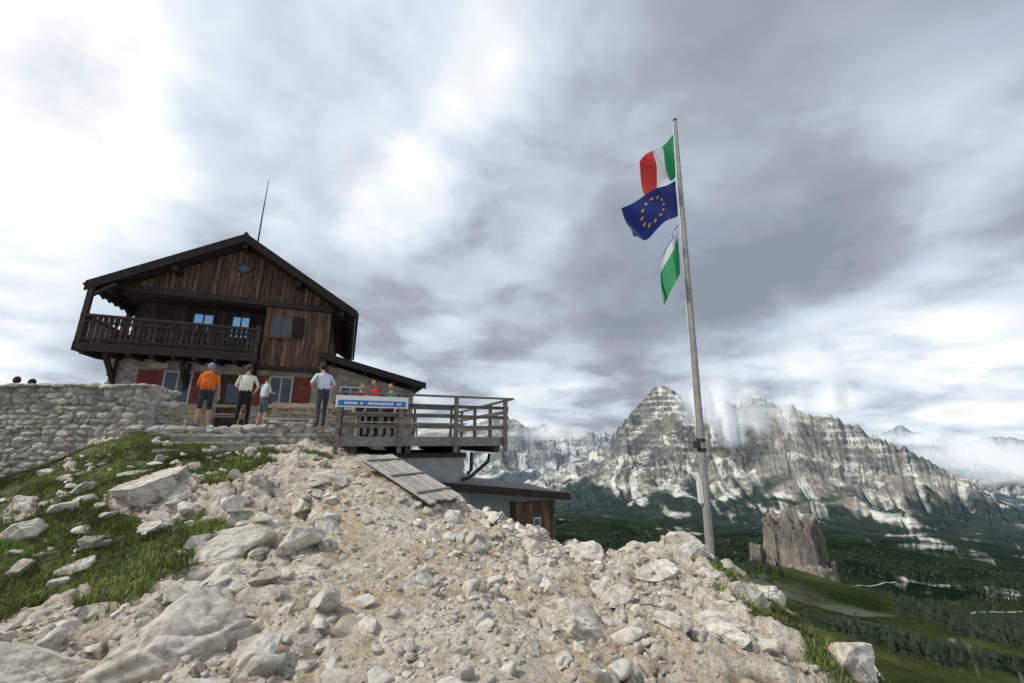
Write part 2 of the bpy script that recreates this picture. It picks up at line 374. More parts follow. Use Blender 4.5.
def samp(n,x0,x1,y0,y1,gk=.85,cs=1.3,th=.3,pk=0):
    out=[]
    while len(out)<n:
        P=np.c_[rng.uniform(x0,x1,n),rng.uniform(y0,y1,n)]
        g=grassmask(P[:,0],P[:,1]); cl=fbm(P[:,0]*cs,P[:,1]*cs,3,91)
        ang=(np.abs(P[:,0])<1.35*P[:,1]+1)&~((P[:,0]<-8.7)&(P[:,1]>9.3))
        keep=(rng.random(n)>g*gk)&(rng.random(n)<np.clip((cl-th)*3,.08,1))&ang&(rng.random(n)>pk*pathmask(P[:,0],P[:,1]))
        out+=list(P[keep])
    return np.array(out[:n])
P1=samp(12000,-9,5.2,2.0,10.0,.95,1.6,.33); S1=np.clip(.0085*rng.random(len(P1))**-.55,.0085,.045)
scatter('gravel',P1,S1,1,[stone],tints=(.65,1.2))
P2=samp(2000,-9,5,2.2,9.8,.9,1.1,.34,.5); S2=np.clip(.027*rng.random(len(P2))**-.5,.027,.12)
scatter('rubble_stones',P2,S2,3,[stone],nz_=.12,tints=(.75,1.2))
P3=samp(150,-8.5,4.2,2.9,9.2,.7,.8,.4,.88); S3=rng.uniform(.08,.21,len(P3))
scatter('rubble_stones',P3,S3,5,[stone],nz_=.22,flat=(.35,.7),tints=(.9,1.2),lift=.05)
P4=samp(60,-10,-3.2,4.3,9.2,0,.8,.1,0); S4=rng.uniform(.05,.16,len(P4))
scatter('rubble_stones',P4,S4,4,[stone],nz_=.2,flat=(.35,.7),tints=(.8,1.1),lift=.05)
def boulder(x,y,sx,sy,sz,rz=0,tx=0,ty=0,lift=.05,seed=0):
    r=np.random.default_rng(seed); V,F=rock(6,13,.36,.66,r)
    nrm=V/np.linalg.norm(V,axis=1,keepdims=True)
    d=(fbm(V[:,0]*2.6+seed,V[:,1]*2.6+V[:,2]*2.3,6,seed)-.5)*.24-.07*sst(.86,.99,ridged(V[:,0]*2+V[:,2]*1.4,V[:,1]*2.2+seed,1,seed+3))+(ridged(V[:,0]*6+V[:,2]*4,V[:,1]*6+seed,3,seed+5)-.5)*.05
    V=(V+nrm*d[:,None])*np.array([sx,sy,sz])
    V=V@rotm(rz,tx,ty).T
    o=npmesh('boulder',V,F,[stone],tint=np.full(len(V),r.uniform(1.0,1.18)),smooth=False)
    o.location=(x,y,gz(x,y)+sz*lift); return o
BL=[(-2.75,3.75,.80,.40,.42,.55,.25,-.25),(-5.9,7.0,.58,.32,.30,.3,.1,-.1),(-2.35,5.2,.30,.24,.22,.4,0,.2),(-3.65,5.5,.46,.24,.22,.5,.2,-.2),(-1.05,5.0,.24,.18,.2,.2,.1,.3),
(-2.85,5.7,.30,.2,.2,.8,0,0),(.62,4.3,.28,.22,.16,0,.1,0),(3.3,4.6,.32,.26,.2,.5,0,.1),(1.45,5.2,.32,.22,.18,.3,.1,0),(2.2,6.4,.42,.30,.22,.6,.1,.1),(3.0,5.8,.28,.24,.2,1,.1,0),
(2.75,7.2,.36,.26,.22,.2,0,0),(3.75,7.5,.26,.22,.2,.7,.2,.1),(1.3,7.3,.34,.24,.18,1.2,0,.1),(-4.1,4.2,.36,.24,.2,1,.1,0),
(-5.0,6.2,.26,.18,.16,.5,0,0),(-6.6,5.9,.28,.2,.18,.9,0,0),(3.6,6.5,.26,.2,.2,.4,.1,0),(2.0,4.5,.34,.24,.16,.1,0,0),(-4.9,3.9,.3,.22,.18,.4,.1,.1),(-8.1,7.1,.28,.22,.2,.4,0,0),(-3.6,3.35,.44,.28,.22,.5,0,.1)]
for i,bb in enumerate(BL): boulder(*bb,seed=40+i)

# ------------------------------------------------------------------ grass
def grass(name,n,x0,x1,y0,y1,h0,h1):
    P=np.c_[rng.uniform(x0,x1,n*4),rng.uniform(y0,y1,n*4)]; g=grassmask(P[:,0],P[:,1])*np.clip((fbm(P[:,0]*3,P[:,1]*3,3,93)-.3)*3,0,1)
    P=P[rng.random(len(P))<g][:n]; n=len(P); z=H(P[:,0],P[:,1])-.01
    h=rng.uniform(h0,h1,n)*(.3+1.5*vn(P[:,0]*2.5,P[:,1]*2.5,95)); a=rng.uniform(0,6.28,n); wv=rng.uniform(.004,.009,n)
    dx=np.cos(a);dy=np.sin(a); le=rng.uniform(.1,.8,n)*h; la=rng.uniform(0,6.28,n)
    b0=np.c_[P[:,0]-dx*wv,P[:,1]-dy*wv,z];b1=np.c_[P[:,0]+dx*wv,P[:,1]+dy*wv,z]
    mm=np.c_[P[:,0]+.3*le*np.cos(la),P[:,1]+.3*le*np.sin(la),z+h*.6]; m0=mm-np.c_[dx*wv,dy*wv,z*0]*.7; m1=mm+np.c_[dx*wv,dy*wv,z*0]*.7
    tp=np.c_[P[:,0]+le*np.cos(la),P[:,1]+le*np.sin(la),z+h]
    V=np.stack([b0,b1,m0,m1,tp],1).reshape(-1,3); o=np.arange(n)*5
    F=np.concatenate([np.c_[o,o+1,o+3],np.c_[o,o+3,o+2],np.c_[o+2,o+3,o+4]])
    gmat=M('grass_blades',(.085,.10,.028),(.22,.25,.08),1.5,.8,c3=(.13,.165,.045))
    tn=np.clip(.1+1.8*fbm(P[:,0]*1.4,P[:,1]*1.4,4,97),.35,1.6)*rng.uniform(.6,1.4,n)
    return npmesh(name,V,F,[gmat],tint=np.repeat(tn,5))
grass('grass',80000,-13,-2.8,3.6,10.0,.03,.10)
grass('grass',28000,2.6,6.5,3,9.2,.03,.11)

# ------------------------------------------------------------------ house frame
RZ=math.atan2(.375,.927); OR=(-14.44,12.5,0)
def fr(name): return empty(name,OR,RZ)
def toW(s,y,z=0):
    c,sn=math.cos(RZ),math.sin(RZ); return (OR[0]+c*s-sn*y,OR[1]+sn*s+c*y,z)
hs=fr('wooden_mountain_hut')
TA=.6136; XA=4.4; XL=.22; XR=8.62; ZA=7.78
def zt(x): return ZA-TA*abs(x-XA)
def zu(x): return zt(x)-.26
m=MB()
m.box(.95,7.65,1.74,9.0,2.9,5.5,'br',.7); m.box(5.4,7.66,.68,1.9,2.86,5.45,'br',.7)
m.prism([(.6,5.15),(8.2,5.15),(8.1,zu(8.1)-.03),(XA,zu(XA)-.03),(.7,zu(.7)-.03)],.68,9.0,'br',.6)
m.build('timber_core',hs)
m=MB(); m.box(.9,7.7,1.0,9.1,-4,2.86,'pl',1)
for i in range(150):
    x=random.uniform(1.0,7.6);z=random.uniform(.4,2.7)
    if (1.6<x<4.1 and 1.1<z<2.6) or (5.1<x<7.2 and 1.1<z<2.6) or 4.1<x<5.2: continue
    V,F=rock(2); q=random.uniform(.6,1.2); m.add([(x+p[0]*.16*q,1.0+p[1]*.035,z+p[2]*.09*q) for p in V],[tuple(f) for f in F],'sw',random.uniform(.55,1.2))
for j in range(12):
    for xx in (1.0,7.58):
        m.box(xx-.1-.06*(j%2),xx+.13,.93,1.2,.3+j*.21,.3+j*.21+.2,'sw')
m.build('stone_ground_floor',hs)
m=MB(); x=.65
while x<8.1:
    w=random.uniform(.13,.2); x1=min(x+w,8.14); zb=5.42+random.uniform(-.03,.03)
    def zz(q): return zu(q)-.01
    pts=[(x,zb),(x1-.012,zb),(x1-.012,max(zz(x1),zb+.01))]
    if x<XA<x1: pts.append((XA,zz(XA)))
    pts.append((x,max(zz(x),zb+.01)))
    y=.6+random.uniform(-.008,.008); m.prism(pts,y,.675,'br',random.choice((random.uniform(.55,1.1),random.uniform(1,1.9))))
    if x1<7.9 and x>.9: m.box(x1-.025,x1+.013,y-.018,y-.002,zb,max(min(zz(x1),zz(x1+.02))-.03,zb+.02),'br',random.uniform(.4,.7))
    x=x1
x=5.36
while x<7.68:
    w=random.uniform(.13,.19); x1=min(x+w,7.7); m.box(x,x1-.01,.6+random.uniform(-.008,.008),.675,2.82+random.uniform(-.05,.02),5.18,'br',random.uniform(.8,2.0)); x=x1
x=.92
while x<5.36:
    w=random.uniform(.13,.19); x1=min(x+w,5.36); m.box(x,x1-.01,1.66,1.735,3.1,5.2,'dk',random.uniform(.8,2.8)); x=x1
y=1.75
while y<9:
    m.box(.88,.945,y,y+.16,2.95,5.3,'br',random.uniform(.5,1)); m.box(7.655,7.72,y,y+.16,2.95,5.3,'br',random.uniform(.5,1)); y+=.17
m.build('plank_cladding',hs)
m=MB()
m.prism([(XL,zt(XL)),(XA,ZA),(XA,ZA-.24),(XL,zt(XL)-.24)],0,10.2,'ro',1)
m.prism([(XA+.002,ZA),(XR,zt(XR)),(XR,zt(XR)-.24),(XA+.002,ZA-.24)],0,10.2,'ro',1)
m.prism([(XL-.06,zt(XL-.06)+.05),(XA,ZA+.07),(XA,ZA-.27),(XL-.06,zt(XL-.06)-.29)],-.07,-.005,'dk',.9)
m.prism([(XA+.003,ZA+.07),(XR+.06,zt(XR+.06)+.05),(XR+.06,zt(XR+.06)-.29),(XA+.003,ZA-.27)],-.07,-.005,'dk',.9)
for i in range(26):
    yy=.1+i*.4
    m.beam((XL,yy,zt(XL)+.02),(XA,yy,ZA+.02),.05,.05,'ro',1.2); m.beam((XR,yy,zt(XR)+.02),(XA,yy,ZA+.02),.05,.05,'ro',1.2)
m.tube([(XA,-.08,ZA+.06),(XA,10.2,ZA+.06)],.07,'ro',8)
m.tube([(XL-.07,-.05,zt(XL)-.1),(XL-.07,10.2,zt(XL)-.1)],.06,'dm',8); m.tube([(XR+.07,-.05,zt(XR)-.1),(XR+.07,10.2,zt(XR)-.1)],.06,'dm',8)
m.build('roof',hs)
m=MB()
for xx in (.7,2.4,XA,6.4,8.1):
    m.box(xx-.09,xx+.09,.03,.66,zu(xx)-.24-(0.0 if xx==XA else .06),zu(xx)-.02-(0.05 if xx==XA else .08),'dk')
for i in range(22):
    yy=.75+i*.43
    m.beam((XL+.06,yy,zu(XL+.06)-.08),(.95,yy,zu(.95)-.08),.09,.13,'dk'); m.beam((XR-.06,yy,zu(XR-.06)-.08),(7.85,yy,zu(7.85)-.08),.09,.13,'dk')
m.box(.4,7.78,.5,.72,5.2,5.43,'dk',1.6); m.box(.95,5.4,.72,1.73,5.28,5.4,'dk',1)
m.box(5.30,7.76,.56,.72,2.66,2.83,'dk',1.5)
m.build('roof_timbers',hs)
m=MB(); BX=.3
m.box(BX,5.36,.0,1.7,2.98,3.08,'dk',1.2); m.box(BX,.9,1.7,8,2.98,3.08,'dk',1.2)
m.box(BX-.04,5.38,-.05,.0-.002,2.86,3.14,'dk',1.5); m.box(BX-.06,BX-.002,-.05,8,2.86,3.14,'dk',1.5)
for xx in np.arange(.5,5.4,.6): m.box(xx-.06,xx+.06,-.02,1.05,2.76,2.975,'dk',1.2)
for xx in (1.05,3.1,5.2):
    m.beam((xx,.95,2.0),(xx,.1,2.8),.12,.12,'dk',1.2); m.box(xx-.06,xx+.06,.9,.997,1.8,2.8,'dk',1.2)
m.box(BX-.05,5.4,-.06,.06,4.02,4.11,'dk',2.2); m.box(BX-.05,5.4,-.035,.02,3.22,3.29,'dk',1.6); m.box(BX-.05,5.4,-.035,.02,3.82,3.88,'dk',1.6)
m.box(BX-.05,BX+.05,.06,8,4.02,4.11,'dk',2.0); m.box(BX-.03,BX+.02,.06,8,3.22,3.29,'dk',1.5)
def balus(x,w,y0,y1,m,ti):
    p=[(.5,3.16),(.5,3.34),(.28,3.42),(.46,3.52),(.46,3.62),(.28,3.72),(.5,3.80),(.5,4.02)]
    m.prism([(x-w*a,z) for a,z in p]+[(x+w*a,z) for a,z in p[::-1]],y0,y1,'dk',ti)
for xx in np.arange(BX+.13,5.35,.152): balus(xx,.13,.021,.045,m,random.uniform(1.1,2.8))
for yy in np.arange(.15,7.9,.17): m.box(BX-.015,BX+.01,yy,yy+.11,3.295,4.015,'dk',random.uniform(1,2))
for xx in (BX+.02,5.3): m.box(xx-.07,xx+.07,-.045,.1,3.08,5.0 if xx<1 else 4.2,'dk',2.2)
m.box(BX-.04,BX+.1,2.6,2.74,3.08,5.1,'dk',2); m.beam((BX+.02,.05,4.75),(.9,.05,5.25),.1,.1,'dk',2)
m.box(BX-.08,BX+.12,-.05,9,4.98,5.08,'dk',1.4)
m.build('balcony',hs)
def window(m,x,z,w,h,y,gl='gl',fm_='br',sh=None,shw=.5,sides='LR',ft=1.6):
    t=.06
    m.box(x-w/2-t,x-w/2,y-.05,y+.02,z-h/2-t,z+h/2+t,fm_,ft); m.box(x+w/2,x+w/2+t,y-.05,y+.02,z-h/2-t,z+h/2+t,fm_,ft)
    m.box(x-w/2,x+w/2,y-.05,y+.02,z-h/2-t,z-h/2,fm_,ft); m.box(x-w/2,x+w/2,y-.05,y+.02,z+h/2,z+h/2+t,fm_,ft)
    m.box(x-.025,x+.025,y-.035,y+.01,z-h/2,z+h/2,fm_,ft); m.box(x-w/2,x+w/2,y-.018,y+.015,z-h/2,z+h/2,gl,1)
    m.box(x-w/2-t-.04,x+w/2+t+.04,y-.12,y-.052,z-h/2-t-.05,z-h/2-t+.0,fm_,ft)
    if sh:
        for sd in sides:
            sx=x-w/2-t-.01-shw if sd=='L' else x+w/2+t+.01
            for k in range(4): m.box(sx+k*shw/4,sx+(k+1)*shw/4-.006,y-.055,y-.02,z-h/2-.05,z+h/2+.05,sh,random.uniform(.8,1.2))
            for q in (-.3,.3): m.box(sx+.02,sx+shw-.02,y-.08,y-.056,z+q*h-.04,z+q*h+.04,sh,.8)
m=MB()
window(m,3.06,4.52,.62,.72,1.655,'gl','dk',ft=2.5); window(m,4.32,4.5,.56,.85,1.655,'gl','dk',ft=2.5)
window(m,5.95,4.42,.62,.78,.59,'gd','br','dk',.42,'R',1.6)
window(m,2.85,1.9,.75,1.05,.985,'gd','wh','re',.72,ft=.6); window(m,6.15,1.9,.72,1.05,.985,'gd','wh','re',.65,ft=.6)
m.box(4.25,5.0,.93,.995,.36,2.35,'dk',2.2); m.box(4.17,4.25,.9,1.0,.36,2.43,'dk',2); m.box(5.0,5.08,.9,1.0,.36,2.43,'dk',2); m.box(4.17,5.08,.9,.992,2.36,2.45,'dk',2); m.box(4.4,4.85,.91,.93,1.4,2.1,'gd',1)
c=(4.38,6.62)
m.prism([(c[0]-.34,c[1]),(c[0],c[1]-.26),(c[0]+.34,c[1]),(c[0],c[1]+.26)],.55,.585,'dk',2.0)
m.prism([(c[0]-.24,c[1]),(c[0],c[1]-.18),(c[0]+.24,c[1]),(c[0],c[1]+.18)],.54,.549,'gd',1)
m.box(2.0,2.5,.9,.96,2.55,2.75,'pa'); 
m.build('windows_and_doors',hs)
m=MB(); m.tube([(4.6,.9,7.5),(4.6,.9,9.4),(4.62,.9,10.9)],[.035,.025,.012],'dm',8); m.build('antenna_mast',hs)
m=MB()
m.box(7.72,11.3,1.0,6,-3,2.0,'pl',1.05)
m.prism([(7.72,2.0),(11.3,2.0),(11.3,2.12),(7.72,3.1)],1.0,6,'pl',1.0)
m.prism([(7.5,3.42),(11.65,2.41),(11.65,2.25),(7.5,3.26)],.3,6.4,'ro',1)
m.prism([(7.5,3.46),(11.7,2.43),(11.7,2.17),(7.5,3.2)],.24,.298,'dk',1.2)
window(m,8.7,1.75,.7,.8,.985,'gd','wh',ft=.9); window(m,10.2,1.55,.7,.8,.985,'gd','dk','re',.4,ft=2)
for xx in (8.0,9.2,10.4,11.4): m.box(xx-.05,xx+.05,.35,1.0,3.24-(xx-7.5)*.2436-.14,3.24-(xx-7.5)*.2436-.02,'dk')
m.build('annex',hs)

# ------------------------------------------------------------------ terrace
te=fr('stone_terrace'); m=MB()
m.box(4.0,8.35,-4.6,.99,-1.5,.30,'mo',1); m.box(3.95,8.4,-4.65,.985,.302,.35,'co',1.1); m.box(2.0,3.94,-2.2,.98,-1.5,.345,'co',1.05)
def stoneface(m,p0,p1,z0f,z1f,h=.17,wd=.26,dep=.09,mat='sw',nrm=None,tr=(.65,1.25)):
    p0=Vector(p0);p1=Vector(p1);d=(p1-p0);Ln=d.length;d.normalize();n=Vector((d.y,-d.x,0)) if nrm is None else Vector(nrm)
    zmin=min(z0f(0),z0f(1)); zmax=max(z1f(0),z1f(1)); z=zmin
    while z<zmax:
        u=random.uniform(-.2,0); hh=h*random.uniform(.7,1.3)
        while u<Ln:
            w=wd*random.uniform(.5,1.7); t=(u+w/2)/Ln
            if 0<=t<=1.02 and z0f(t)-.1<z+hh/2<z1f(t)+.04:
                V,F=rock(2,7,.5,.75); c=p0+d*(u+w/2)+Vector((0,0,z+hh/2+random.uniform(-.03,.03)))
                m.add([c+d*(p[0]*w*.5)+n*(p[1]*dep*.75)+Vector((0,0,p[2]*hh*.54)) for p in V],[tuple(f) for f in F],mat,random.uniform(*tr))
            u+=w
        z+=hh
stoneface(m,(4.0,-4.6,0),(8.35,-4.6,0),lambda t:-.6,lambda t:.26,tr=(.8,1.5))
stoneface(m,(8.37,-4.6,0),(8.37,0,0),lambda t:-.6,lambda t:.26)
for i,(z,y0) in enumerate(((.17,-5.1),(0.0,-5.5),(-.17,-5.9))):
    m.box(4.9,6.5,y0,-4.68,z-.6,z-.06,'mo',1.1)
    for k in range(4): m.box(4.9+k*.4,4.9+k*.4+.39,y0-.03,y0+.47,z-.06,z-.002*k,'sw',random.uniform(1.0,1.5))
m.build('paving_and_steps',te)
pw=fr('low_stone_wall'); m=MB()
m.box(6.7,8.3,-4.6,-4.3,.3,.50,'mo',1); stoneface(m,(6.7,-4.62,0),(8.3,-4.62,0),lambda t:.3,lambda t:.56,h=.13,wd=.22,tr=(.9,1.5)); m.box(6.65,8.35,-4.68,-4.25,.55,.61,'sw',1.2)
m.build('masonry',pw)
def picnic(s,y,z,rz,L_=1.8,mat='pa'):
    e=empty('picnic_table',toW(s,y,z),RZ+rz); m=MB()
    for k in range(5): m.box(-L_/2,L_/2,-.36+k*.146,-.36+k*.146+.136,.72,.76,mat)
    for sd in (-1,1):
        for k in range(2): m.box(-L_/2,L_/2,sd*.68-.13+k*.135,sd*.68-.13+k*.135+.125,.43,.465,mat)
    for xx in (-L_*.36,L_*.36):
        m.beam((xx,-.2,.7),(xx,-.6,0.02),.05,.09,mat); m.beam((xx,.2,.7),(xx,.6,.02),.05,.09,mat)
        m.box(xx-.04,xx+.04,-.8,.8,.34,.425,mat); m.box(xx-.04,xx+.04,-.34,.34,.63,.715,mat)
    m.build('table_frame',e); return e
picnic(4.9,-1.6,.35,0); picnic(6.9,-1.2,.35,0,2.0); picnic(7.6,-2.7,.35,.1,1.6)
fz=fr('wooden_fence'); m=MB()
for xx in (4.1,5.0,6.7,7.6,8.4): m.box(xx-.05,xx+.05,-3.45,-3.35,.3,1.12,'pa',.9)
m.box(6.6,8.45,-3.47,-3.452,.98,1.1,'pa',1.2); m.box(6.6,8.45,-3.47,-3.452,.70,.80,'pa'); m.box(4.0,5.1,-3.47,-3.452,.86,.98,'pa'); m.box(4.0,5.1,-3.47,-3.452,.6,.7,'pa')
m.build('rails',fz)

# ------------------------------------------------------------------ deck
dk=fr('wooden_deck'); m=MB()
x=8.45
while x<12.8: m.box(x,min(x+.135,12.84),-6.3,-.3,.06,.1,'gr',random.uniform(.7,1.1)); x+=.143
m.box(8.42,12.88,-6.36,-6.302,-.12,.11,'gr',.75); m.box(12.842,12.9,-6.3,-.3,-.12,.11,'gr',.7)
for yy in (-6.1,-5,-4,-3,-2,-1): m.box(8.5,12.8,yy-.05,yy+.05,-.12,.058,'ra')
for xx in (8.9,10.2,11.5,12.6): m.box(xx-.07,xx+.07,-6.25,-.4,-.30,-.122,'ra')
m.build('deck_boards',dk)
m=MB(); m.box(8.5,11.75,-5.95,-1,-3,-.31,'co',.95)
m.box(8.4,11.8,-6.02,-5.953,-.42,-.31,'dk',2)
m.build('base_wall',dk)
m=MB()
m.tube([(11.95,-6.0,-.3),(11.95,-6.0,-.75),(11.85,-6.05,-.85)],.05,'dm'); m.tube([(12.5,-5.9,-.35),(12.45,-5.95,-.55),(11.9,-6.02,-.95),(11.7,-6.02,-1.0)],.05,'dm')
m.build('drain_pipe',dk)
rl=fr('deck_railing'); m=MB()
for xx in (8.5,9.95,11.38,12.78):
    m.box(xx-.05,xx+.05,-6.46,-6.365,-.28,1.14,'ra',2.0)
for yy in (-4.6,-2.9,-1.1): m.box(12.91,13.0,yy-.05,yy+.05,-.2,1.14,'ra',1.5)
for z in (.32,.60,.86): m.box(8.35,12.9,-6.36,-6.325,z,z+.085,'ra',random.uniform(1.2,2.1))
m.box(8.3,13.02,-6.48,-6.32,1.142,1.185,'ra',2.2); m.box(12.9,13.04,-6.318,-.3,1.142,1.185,'ra',1.8)
for z in (.35,.75): m.box(12.87,12.905,-6.3,-.3,z,z+.11,'ra',1.4)
for xx in (8.5,9.8,11.2,12.7): m.box(xx-.04,xx+.04,-.42,-.33,.1,1.3,'ra')
for z in (.6,1.0,1.25): m.box(8.5,12.8,-.45,-.42,z,z+.09,'ra',1.5)
m.build('posts_and_rails',rl)
sg=fr('trail_sign'); m=MB()
m.box(8.4,10.1,-6.50,-6.47,.80,1.08,'wh',1); m.box(8.46,10.04,-6.506,-6.502,.83,.97,'bl',1.2)
x=8.6
while x<9.9:
    w=random.uniform(.02,.06)
    if random.random()<.82: m.box(x,x+w,-6.511,-6.508,.87,.93,'wh',1)
    x+=w+.018
m.build('board',sg)
picnic(9.6,-3.6,.1,0); picnic(11.4,-3.4,.1,0)
shd=fr('lower_shed'); m=MB()
m.box(12.0,14.6,-5.6,-2.5,-5,-1.75,'gg',1)
m.prism([(12.0,-1.75),(14.6,-1.75),(14.6,-1.66),(12.0,-1.36)],-5.6,-2.5,'gg',1)
m.prism([(9.9,-.92),(14.9,-1.48),(14.9,-1.62),(9.9,-1.06)],-6.1,-2.2,'ro',1.4)
m.prism([(9.9,-.90),(14.92,-1.46),(14.92,-1.66),(9.9,-1.10)],-6.16,-6.102,'dk',1.6)
x=13.4
while x<14.55: m.box(x,x+.13,-5.66,-5.605,-4,-1.72,'br',random.uniform(1,1.8)); x+=.14
m.box(13.27,13.39,-5.7,-5.6,-4,-1.68,'dk',2); m.box(12.8,13.0,-5.64,-5.605,-2.35,-1.95,'wh',.9); m.box(12.82,12.98,-5.646,-5.642,-2.2,-2.0,'bl',.5)
m.box(13.95,14.17,-5.69,-5.662,-2.5,-2.15,'wh',1); m.box(13.97,14.15,-5.696,-5.692,-2.35,-2.18,'gg',.5)
m.box(12.2,12.6,-5.63,-5.603,-2.6,-2.0,'dk',1.5)
m.box(10.2,12.0,-5.75,-5.5,-4,-1.2,'co',1)
m.build('walls_and_roof',shd)

# plank ramp lying on the slope
a=Vector((-2.95,9.0)); bq=Vector((-1.25,8.0)); 
e=empty('wooden_ramp'); m=MB()
za=gz(a.x,a.y)+.30; zb=gz(bq.x,bq.y)+.20
d3=Vector((bq.x-a.x,bq.y-a.y,zb-za)); side=Vector((d3.y,-d3.x,0)).normalized(); pa_=Vector((a.x,a.y,za)); pb_=Vector((bq.x,bq.y,zb))
for k in range(6):
    o=side*(-.40+.16*k)+Vector((0,0,random.uniform(-.008,.008))); m.beam(pa_+o+d3*random.uniform(-.02,.02),pb_+o+d3*random.uniform(-.02,.03),.145,.035,'gr',random.uniform(.9,1.6))
for k in range(3):
    c=pa_+d3*((k+.4)/2.8)+Vector((0,0,.032)); m.beam(c-side*.46,c+side*.46,.06,.025,'gr',random.uniform(.6,.9))
for sd in (-1,1): m.beam(pa_+side*sd*.3-Vector((0,0,.07)),pb_+side*sd*.3-Vector((0,0,.07)),.07,.10,'ra',1.6)
m.build('planks',e)

# ------------------------------------------------------------------ stone wall left
wl=empty('stone_wall'); m=MB()
pts=[(-9.05,9.95,1.36),(-10.6,9.75,1.34),(-12.6,9.55,1.27),(-17,8.4,1.1)]
for i in range(len(pts)-1):
    p0=pts[i];p1=pts[i+1]; a=Vector(p0[:2]);b_=Vector(p1[:2]); d=(b_-a).normalized(); n=Vector((d.y,-d.x)); n=-n if n.y>0 else n
    za=gz(*p0[:2])-.5; zb=gz(*p1[:2])-.5
    q=[a+n*.0,b_+n*.0,b_-n*.7,a-n*.7]
    vs=[(q[0].x+n.x*.03,q[0].y+n.y*.03,za-.6),(q[1].x+n.x*.03,q[1].y+n.y*.03,zb-.6),(q[2].x,q[2].y,zb-.6),(q[3].x,q[3].y,za-.6)]+[(q[0].x,q[0].y,p0[2]),(q[1].x,q[1].y,p1[2]),(q[2].x,q[2].y,p1[2]),(q[3].x,q[3].y,p0[2])]
    m.add(vs,[(0,1,2,3),(4,7,6,5),(0,4,5,1),(1,5,6,2),(2,6,7,3),(3,7,4,0)],'mo',1.25)
    stoneface(m,(a.x,a.y,0),(b_.x,b_.y,0),lambda t:za+(zb-za)*t,lambda t:p0[2]+(p1[2]-p0[2])*t-.06,h=.13,wd=.19,dep=.07,nrm=(n.x,n.y,0),tr=(.6,1.3))
    Ln=(b_-a).length; u=0
    while u<Ln:
        w=random.uniform(.18,.34)
        for dd in (.0,.2,.4,.6):
            V,F=rock(2,7,.5,.75); cx=a+d*(u+w/2)-n*(dd+random.uniform(-.03,.03)); zc=p0[2]+(p1[2]-p0[2])*min(1,(u/Ln))+random.uniform(-.05,.0)
            m.add([(cx.x+p[0]*w*.5,cx.y+p[1]*.15,zc+p[2]*.055) for p in V],[tuple(f) for f in F],'sw',random.uniform(.9,1.3))
        u+=w
stoneface(m,(-9.05,9.95,0),(-8.85,10.6,0),lambda t:-.3,lambda t:1.33,h=.12,wd=.2)
m.box(-9.06,-8.95,9.97,10.6,-.5,1.3,'mo',1.3)
m.build('masonry',wl)

# ------------------------------------------------------------------ flagpole
fp=empty('flagpole',(3.38,7.5,0)); PB=Vector((0,0,gz(3.38,7.5)-.1)); PT=Vector((.27,0,6.95))
m=MB()
def pp(z): t=(z-PB.z)/(PT.z-PB.z); return PB+(PT-PB)*t
zs_=[PB.z,-.4,1.5,3.5,5.5,6.95]; m.tube([pp(z) for z in zs_],[.070,.066,.060,.052,.044,.036],'me',14)
m.ell((PT.x,PT.y,PT.z+.03),(.045,.045,.045),'dm')
for z in (-.15,.02): m.tube([pp(z-.03),pp(z+.03)],.080,'dm',12)
q=pp(-.05); m.box(q.x-.14,q.x-.05,-.06,.02,-.12,0.0,'dm')
q=pp(-.9); m.box(q.x-.13,q.x-.06,-.05,.03,-1.05,-.68,'wh',.9)
m.tube([pp(6.9)+Vector((-.06,-.02,0)),pp(3)+Vector((-.085,-.03,0)),pp(.1)+Vector((-.1,-.03,0))],.006,'wh',5)
m.build('pole',fp,smooth=False)
cr_=[];
for i in range(14):
    an=random.uniform(0,6.28); rr_=random.uniform(.2,.6); cr_.append((3.38+rr_*math.cos(an),7.5+rr_*math.sin(an)))
scatter('rubble_stones',np.array(cr_),rng.uniform(.08,.18,14),4,[stone],nz_=.15)
def cloth(name,c):
    m_,t,b=nt(name); setb(b,Roughness=.75,Base_Color=(*c,1)); b.inputs['Sheen Weight'].default_value=.2
    N=t.nodes;L=t.links; tr=N.new('ShaderNodeBsdfTranslucent'); tr.inputs[0].default_value=(*c,1); mx=N.new('ShaderNodeMixShader'); mx.inputs[0].default_value=.4
    L.new(b.outputs[0],mx.inputs[1]); L.new(tr.outputs[0],mx.inputs[2]); L.new(mx.outputs[0],N['Material Output'].inputs[0]); return m_
CW=dict(g=cloth('cloth_green',(.01,.27,.09)),w=cloth('cloth_white',(.75,.75,.75)),r=cloth('cloth_red',(.52,.02,.02)),b=cloth('cloth_blue',(.006,.018,.17)),y=cloth('cloth_yellow',(.8,.6,.03)),lb=cloth('cloth_sky_blue',(.02,.12,.45)),lg=cloth('cloth_light_green',(.02,.33,.13)))
MATS.update(CW)
